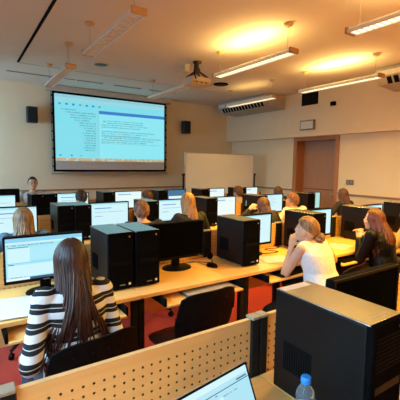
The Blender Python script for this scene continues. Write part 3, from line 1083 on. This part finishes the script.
def hair_long(mb, c, R3, length, n, r, seed, flare=1.0, back=.0, fill=True):
    q = random.Random(seed)
    c = Vector(c)
    hair_cap(mb, c, R3, 1.9)
    for i in range(n):
        a = math.radians(62+236*(i+.5*q.random())/n)      # round the back from cheek to cheek
        gg = q.uniform(1.01, 1.06); wv = q.uniform(.4, 1)
        pts, rs = [], []
        side = .18*math.copysign(1, math.sin(a))
        for k in range(7):
            pol = .12+(1.62-.12)*k/6
            p = scalp(a+side*(1-k/6)*.6, pol, gg)
            pts.append(c+R3 @ p); rs.append(r*(.75+.25*k/6))
        base = pts[-1]
        hd = R3 @ Vector((math.sin(a), math.cos(a), 0)); hd.z = 0
        Ln = length*q.uniform(.72, 1.05)*(1 if abs(math.cos(a)) > .3 or math.cos(a) < 0 else .95)
        wob = q.uniform(-1, 1); ph = q.uniform(0, 6)
        sp = 9
        bdir = R3 @ Vector((0, -1, 0))
        for k in range(1, sp+1):
            t = k/sp
            p = base+Vector((0, 0, -Ln*t))+Vector((hd.x, 0, 0))*(-.020*min(1, 1.8*t)+.05*flare*max(0, t-.3)**1.5)+bdir*(.02*min(1, 2*t))+bdir*(back*min(1, t*1.6))
            p += Vector((wob*.030*t*flare**.5, 0, 0))+(hd.cross(Vector((0, 0, 1)))*math.sin(ph+7*t)+hd*.6*math.cos(ph+6*t))*(.011*wv*t)
            # gather towards the tip
            cen = c+bdir*(.045+back)
            p.x += (cen.x-p.x)*.16*t*t; p.y += (cen.y-p.y)*.16*t*t
            pts.append(p); rs.append(r*(1.0 if t < .7 else 1.0-.85*(t-.7)/.3))
        mb.tube(pts, rs, 5)


def hair_short(mb, c, R3, n, r, L, seed):
    q = random.Random(seed); c = Vector(c)
    hair_cap(mb, c, R3, 2.1)
    for i in range(n):
        a = q.uniform(-PI, PI)
        f = .5+.5*math.cos(a)
        mx = 2.08-(2.08-.88)*min(1, 1.35*f)**1.1
        pol = mx*math.sqrt(q.uniform(.0, .92))
        tw = .35
        pts = []
        for k in range(4):
            t = k/3
            p = scalp(a+tw*t, pol+L*t, 1.06+.06*math.sin(PI*min(1, t*1.1)))
            pts.append(c+R3 @ p)
        mb.tube(pts, [r, r*.95, r*.7, r*.15], 5)


def hair_bun(mb, c, R3, n, r, seed):
    q = random.Random(seed); c = Vector(c)
    hair_cap(mb, c, R3, 1.75)
    bun = Vector((0.012, -.125, -.040))
    bd = (bun-Vector((0, -.008, .012)))
    for i in range(n):
        a = -PI+2*PI*(i+q.random()*.6)/n
        f = .5+.5*math.cos(a)
        mx = 1.75-(1.75-.90)*f**1.3
        s = Vector((math.sin(mx)*math.sin(a), math.sin(mx)*math.cos(a), math.cos(mx)))
        e_ = Vector((0, -1, -.22)).normalized()
        g = q.uniform(1.06, 1.11)
        pts = []
        for k in range(8):
            t = k/7
            d = s.slerp(e_, t) if s.angle(e_) > .02 else e_
            pts.append(c+R3 @ Vector((HR.x*g*d.x, -.008+HR.y*g*d.y, .012+HR.z*.92*g*d.z)))
        mb.tube(pts, [r*.7]+[r]*7, 5)
    for i in range(34):     # coils of the bun with loose ends
        ax = Vector((q.uniform(-1, 1), q.uniform(-1, 1), q.uniform(-1, 1))).normalized()
        o1 = ax.orthogonal().normalized(); o2 = ax.cross(o1)
        rr = q.uniform(.022, .042); a0 = q.uniform(0, 6)
        pts = [c+R3 @ (bun+rr*(math.cos(a0+k*.6)*o1+math.sin(a0+k*.6)*o2)) for k in range(9)]
        if i % 4 == 0:
            pts.append(pts[-1]+R3 @ Vector((q.uniform(-.04, .04), -.025, q.uniform(-.03, .03))))
        mb.tube(pts, [r*.9]*(len(pts)-1)+[r*.2], 5)


SKIN = {}


def skin(col):
    m = mat('skin_%d' % int(col[0]*1000), col, .5, var=.06, scale=18, bump=.03)
    b = m.node_tree.nodes['Principled BSDF']
    b.inputs['Subsurface Weight'].default_value = .12
    b.inputs['Subsurface Radius'].default_value = (.02, .008, .004)
    return m


def hair_mat(name, col):
    return mat(name, col, .42, var=.55, scale=55, stretch=(1, 1, .12), spec=.6, bump=.3)


def person(x, y, label, rz=0, top=1.235, lean=.06, head=(0, 0, 0), skinc=(.60, .33, .20), shirt=None, sleeve='long', trousers=None,
           hair=('short', .1), hairm=None, hands=None, elbows=((-1, -.3, -.8), (1, -.3, -.8)), vox=.010, girth=1.0, glasses=False, feet=None, collar=False, gender='f', hcurl=.35):
    e = thing('person', label, 'person', (x, y, 0), rz)
    u, v = Vector((1, 0, 0)), Vector((0, 1, 0))
    # spine
    k = (top-.60)/.635
    hip = Vector((0, 0, .575))
    def S(t): return Vector((0, lean*t*1.25, .575+.425*k*t))
    sh = S(.93); nb = S(1.04)+Vector((0, .012, 0))
    hc = Vector((0, lean*1.5+.035+head[0]*.05, top-.113))
    R3 = (Matrix.Rotation(head[1], 3, 'Z') @ Matrix.Rotation(-head[0], 3, 'X') @ Matrix.Rotation(head[2], 3, 'Y'))
    swid = (.168 if gender == 'f' else .188)*girth
    tor = [(-.12, .150, .105), (0, .172, .122), (.18, .160, .112), (.38, .142, .100), (.58, .155, .108), (.78, .168, .108), (.92, .160, .088), (1.0, .095, .066), (1.06, .058, .056)]

    def torso(mb, g, t0=-9, t1=9, sr=1.0):
        rr = [ring(S(t)+Vector((0, .0, 0)), (a*girth+g), (b*girth+g), u, v, 24, .85) for t, a, b in tor if t0 <= t <= t1]
        mb.loft(rr)
        for s in (-1, 1):
            mb.ell(sh+Vector((s*(swid-.012), 0, -.012)), ((.056+g)*sr, (.056+g)*sr, (.055+g)*sr), 14, 8)
    if hands is None:
        hands = ((-.17, .34, .72), (.17, .34, .72))
    arms = []
    for s, hw, eh in ((-1, hands[0], elbows[0]), (1, hands[1], elbows[1])):
        a = sh+Vector((s*swid, 0, -.012))
        el, wr = ik(a, hw, .285, .255, eh)
        arms.append((s, a, el, wr))
    if feet is None:
        feet = ((-.12, .42), (.12, .40))
    legs = []
    for s, ft in ((-1, feet[0]), (1, feet[1])):
        h_ = Vector((s*.092, .02, .545)); an = Vector((ft[0], ft[1], .09 if len(ft) < 3 else ft[2]))
        kn, an = ik(h_, an, .43, .42, (0, .6, .8))
        legs.append((s, h_, kn, an))
    sk = skin(skinc)
    mb = MB()
    torso(mb, -.012)
    mb.capsule(nb-Vector((0, 0, .04)), hc+R3 @ Vector((0, -.018, -.07)), .052, .049)
    head_parts(mb, hc, R3)
    for s, a, el, wr in arms:
        mb.capsule(a, el, .043*girth, .036); mb.capsule(el, wr, .037, .025)
        d = (wr-el).normalized()
        nrm = Vector((0, .25, -1)) if abs(d.z) < .7 else Vector((-s, .2, 0))
        hand(mb, wr, d, nrm, s if nrm.z < 0 else s, hcurl)
    for s, h_, kn, an in legs:
        mb.capsule(h_, kn, .076*girth, .052); mb.capsule(kn, an, .05, .034)
        mb.capsule(an+Vector((0, -.02, -.045)), an+Vector((0, .12, -.06)), .036, .026)
    remesh(mb, 'body', sk, e, vox)
    # clothes
    mb = MB()
    torso(mb, .010, -9, 1.02, .72 if sleeve == 'ruffle' else 1.0)
    for s, a, el, wr in arms:
        if sleeve == 'long':
            mb.capsule(a, el, .055*girth, .047); mb.capsule(el, el.lerp(wr, .90), .047, .038)
        elif sleeve == 'short':
            mb.capsule(a, a.lerp(el, .6), .060, .056)
        elif sleeve == 'ruffle':
            mb.capsule(a+Vector((-s*.075, 0, .016)), a+Vector((-s*.028, 0, .012)), .050, .047)
    if collar:
        mb.loft([ring(nb+Vector((0, 0, -.035)), .085, .075, u, v), ring(nb+Vector((0, 0, .03)), .066, .064, u, v)])
    remesh(mb, 'jacket' if collar == 'jacket' else 'shirt', shirt, e, vox)
    mb = MB()
    mb.loft([ring(S(t), a*girth+.004, b*girth+.004, u, v, 24, .85) for t, a, b in tor[:3]])
    for s, h_, kn, an in legs:
        mb.capsule(h_, kn, .090*girth, .062); mb.capsule(kn, an+Vector((0, 0, .05)), .060, .046)
    remesh(mb, 'trousers', trousers or mat('dark_jeans', (.03, .035, .055), .8, bump=.1, scale=200), e, max(vox, .009))
    for s, h_, kn, an in legs:
        mb = MB()
        mb.capsule(an+Vector((0, -.025, -.045)), an+Vector((0, .13, -.055)), .042, .034)
        mb.box(an.x-.036, an.x+.036, an.y-.06, an.y+.15, an.z-.089, an.z-.055)
        remesh(mb, 'shoe', mat('dark_shoe', (.03, .027, .026), .5), e, .009)
    # face
    for s in (-1, 1):
        ey = MB().ell(hc+R3 @ Vector((s*.031, .071, .006)), (.013, .011, .010), 12, 8, R3).build('eye', mat('eye_white', (.75, .72, .68), .25), e)
        MB().ell(hc+R3 @ Vector((s*.031, .0790, .006)), (.0055, .0042, .0055), 10, 6, R3).build('iris', mat('eye_brown', (.05, .03, .02), .2), ey)
        MB().tube([hc+R3 @ Vector((s*q, .084-abs(q-.03)*.45, .028-abs(q-.03)*.12)) for q in (.014, .024, .034, .044)], [.002, .0036, .0034, .0016], 6).build('eyebrow', hairm, e)
    MB().ell(hc+R3 @ Vector((0, .0865, -.058)), (.021, .006, .0065), 14, 8, R3).build('lips', mat('lip_pink', (.45, .14, .11), .4), e)
    if glasses:
        g = MB()
        for s in (-1, 1):
            g.tube([hc+R3 @ Vector((s*.033+.024*math.cos(2*PI*i/16), .098, .004+.018*math.sin(2*PI*i/16))) for i in range(17)], .0026, 6)
            g.tube([hc+R3 @ Vector((s*.057, .098, .008)), hc+R3 @ Vector((s*.078, .03, .006)), hc+R3 @ Vector((s*.078, -.02, -.002))], .0024, 6)
        g.tube([hc+R3 @ Vector((-.01, .1, .008)), hc+R3 @ Vector((.01, .1, .008))], .0024, 6)
        g.build('glasses', M_BLACK, e)
    mb = MB()
    st = hair[0]
    if st == 'long':
        hair_long(mb, hc, R3, hair[1], hair[2], hair[3], int(x*97+y*31), hair[4] if len(hair) > 4 else 1, hair[5] if len(hair) > 5 else 0.03)
    elif st == 'bun':
        hair_bun(mb, hc, R3, hair[1], hair[2], int(x*97))
    else:
        hair_short(mb, hc, R3, hair[1], hair[2], hair[3], int(x*97+3))
    mb.build('hair', hairm, e, angle=180)
    return e


H_BROWN = hair_mat('hair_dark_auburn', (.048, .015, .007))
H_RED = hair_mat('hair_copper_red', (.105, .022, .006))
H_BLOND = hair_mat('hair_honey_blond', (.30, .14, .042))
H_GOLD = hair_mat('hair_golden', (.42, .18, .035))
H_DBLOND = hair_mat('hair_brown_blond', (.24, .125, .05))
H_GINGER = hair_mat('hair_light_brown', (.24, .09, .035))
H_DARK = hair_mat('hair_dark_brown', (.028, .012, .008))
H_BR2 = hair_mat('hair_chestnut', (.10, .035, .015))
M_STRIPE = striped()
M_WTOP = mat('white_cotton', (.80, .76, .70), .8, bump=.12, scale=40)
M_LEATHER = mat('black_leather', (.004, .0035, .0035), .36, bump=.6, scale=35, spec=.16)
M_TEAL = mat('blue_grey_knit', (.10, .17, .22), .85, bump=.2)
M_DARKTOP = mat('dark_top', (.02, .018, .018), .8, bump=.1)
M_GREYT2 = mat('light_grey_cotton', (.42, .42, .40), .85, bump=.1)
M_MUST = mat('beige_knit', (.40, .30, .18), .85, bump=.1)
M_BLUE = mat('blue_cotton', (.05, .16, .38), .85)
M_BLKT = mat('black_trousers', (.010, .009, .009), .8)

person(.45, 1.76, 'woman in a black and white striped top, seen from behind at lower left', rz=R_(2), top=1.215, lean=.03, shirt=M_STRIPE, hairm=H_BROWN,
       hair=('long', .44, 280, .0068, 4.2, .045), hands=((-.20, .16, .62), (.20, .24, .69)), elbows=((-.3, -.8, -.6), (.12, -.8, -.6)), vox=.007, girth=.88, feet=((-.15, .30), (.14, .36)))
person(2.53, 1.88, 'woman in a white sleeveless top with her hair in a bun, chin on hand', rz=R_(8), top=1.15, lean=.11, head=(-.12, R_(12), R_(-4)), skinc=(.66, .38, .23), shirt=M_WTOP, sleeve='ruffle',
       trousers=M_BLKT, hairm=H_BLOND, hair=('bun', 150, .006), hands=((-.085, .285, .885), (.20, .30, .70)), elbows=((-.35, .15, -1), (1, -.2, -.6)), vox=.007, girth=1.06, feet=((-.24, .0), (.12, .34)))
person(3.55, 1.93, 'woman in a black leather jacket with long copper hair, hands raised before her face', rz=R_(6), top=1.165, lean=.07, head=(-.02, R_(2), 0), skinc=(.66, .38, .23), shirt=M_LEATHER, collar='jacket',
       trousers=M_BLKT, hairm=H_RED, hair=('long', .36, 280, .0075, 4.0, .075), hands=((-.085, .24, .855), (.035, .265, .858)), elbows=((-.25, .15, -1), (.35, .15, -1)), vox=.007, girth=1.02, hcurl=.55)
person(4.08, 1.86, 'blond person cut off by the right edge', top=1.20, lean=.06, skinc=(.62, .36, .22), shirt=M_MUST, hairm=H_BLOND, hair=('long', .22, 110, .010), vox=.009)
person(.455, 3.40, 'blonde woman at the left edge, seen from behind before a lit monitor', top=1.19, shirt=M_TEAL, hairm=H_DBLOND, hair=('long', .30, 150, .010, 2.6, .03), girth=1.0)
person(1.63, 3.46, 'short-haired boy seen from behind, right of a white and blue monitor', top=1.19, gender='m', head=(0, R_(-18), 0), shirt=M_DARKTOP, hairm=H_GINGER, hair=('short', 300, .0075, .34))
person(2.25, 3.52, 'woman with long golden hair, seen from behind', top=1.255, shirt=M_DARKTOP, hairm=H_GOLD, hair=('long', .40, 150, .010, 3.2, .045))
person(3.54, 3.53, 'brown-haired woman lifting one hand with a pen, in the third row', top=1.145, lean=.10, skinc=(.62, .33, .20), shirt=M_DARKTOP, hairm=H_BR2, hair=('long', .22, 120, .010, 1.2, .03),
       hands=((-.23, .20, .985), (.18, .34, .72)), elbows=((-.8, .2, -1), (1, -.3, -.8)), hcurl=.6)
person(4.18, 3.60, 'red-blond man in a white shirt between two towers', top=1.18, lean=.08, gender='m', head=(-.05, R_(6), 0), shirt=M_WTOP, hairm=H_GINGER, hair=('short', 260, .006, .30))
person(5.54, 3.72, 'brown-haired woman against the yellow wall by the light switch', top=1.205, shirt=M_DARKTOP, hairm=H_BR2, hair=('long', .25, 110, .010))
person(1.46, 5.18, 'dark-haired front row person, only the head top showing right of two towers', top=1.195, shirt=M_DARKTOP, hairm=H_DARK, hair=('short', 220, .007, .35))
person(2.50, 5.16, 'brown-haired person in the front row behind the tower beside the boy', top=1.17, shirt=M_DARKTOP, hairm=H_BR2, hair=('short', 220, .007, .35))
person(4.40, 5.18, 'dark curly-haired person in a light top before the whiteboard', top=1.185, shirt=M_MUST, hairm=H_BR2, hair=('short', 260, .009, .5))
person(5.40, 5.12, 'auburn-haired woman in the front row just right of the whiteboard', top=1.16, shirt=M_DARKTOP, hairm=H_BR2, hair=('long', .22, 110, .010))
person(.30, 5.02, 'dark-haired person at the very left edge in the front row', top=1.19, shirt=M_BLUE, hairm=H_DARK, hair=('long', .25, 110, .010))
person(1.09, 7.15, 'teacher with glasses and short dark hair facing the class below the screen', rz=PI, top=1.325, lean=.05, gender='m', head=(-.22, 0, 0), skinc=(.60, .36, .24), shirt=M_GREYT2, hairm=H_DARK,
       hair=('short', 240, .006, .22), glasses=True, girth=1.08)

chairs = [
    (1.24, 1.99, R_(3), 'empty black chair with a perforated back, in the middle foreground'),
    (.445, 1.77, R_(9), 'black chair under the woman in the striped top'),
    (2.53, 1.86, R_(10), 'black chair under the woman in white'),
    (3.55, 1.92, R_(6), 'black chair under the leather jacket woman'),
    (4.09, 1.85, 0, 'black chair under the blond person at the right edge'),
    (.455, 3.38, 0, 'black chair under the blonde woman at the left edge'),
    (1.63, 3.44, 0, 'black chair under the short-haired boy'),
    (2.25, 3.50, 0, 'black chair under the golden-haired woman'),
    (3.54, 3.51, 0, 'black chair under the woman with the raised hand'),
    (4.18, 3.58, 0, 'black chair under the man in a white shirt'),
    (5.54, 3.70, 0, 'black chair under the woman by the light switch'),
    (1.46, 5.16, 0, 'black chair under the dark-haired person right of the two towers'),
    (2.50, 5.14, 0, 'black chair under the front row person beside the boy'),
    (4.40, 5.16, 0, 'black chair under the curly-haired person'),
    (5.40, 5.10, 0, 'black chair under the auburn-haired woman'),
    (.30, 5.00, 0, 'black chair under the person at the very left edge'),
    (1.09, 7.17, PI, 'black chair under the teacher'),
]
ch0 = None
for x, y, rz, lb in chairs:
    if ch0 is None:
        ch0 = make_chair(lb, (x, y, 0), rz)
    else:
        dup(ch0, (x, y, 0), rz, lb)

# teacher's desk with a monitor seen from behind
e = thing('teacher_desk', 'plain desk of the teacher below the screen', 'desk', (1.0, 6.64, 0))
MB().box(-.8, .8, -.32, .32, .70, .73).build('desktop', M_DESK, e, .003)
for sx in (-1, 1):
    for sy in (-1, 1):
        MB().box(sx*.75-.02, sx*.75+.02, sy*.28-.02, sy*.28+.02, 0, .70).build('leg', M_POST, e)
MB().box(-.72, .72, -.30, -.28, .25, .70).build('modesty_panel', M_PANEL, e)
monitor(.56, 6.62, PI, 'off', 'black monitor on the desk of the teacher, turned away at the left edge', 1.16)
# pen in the raised hand
tag(MB().tube([(3.272, 3.765, 1.04), (3.285, 3.775, 1.09), (3.29, 3.78, 1.115)], [.005, .005, .002], 8).build('pen', mat('blue_pen', (.05, .3, .6), .3)), 'small blue pen held up by the brown-haired woman', 'pen')
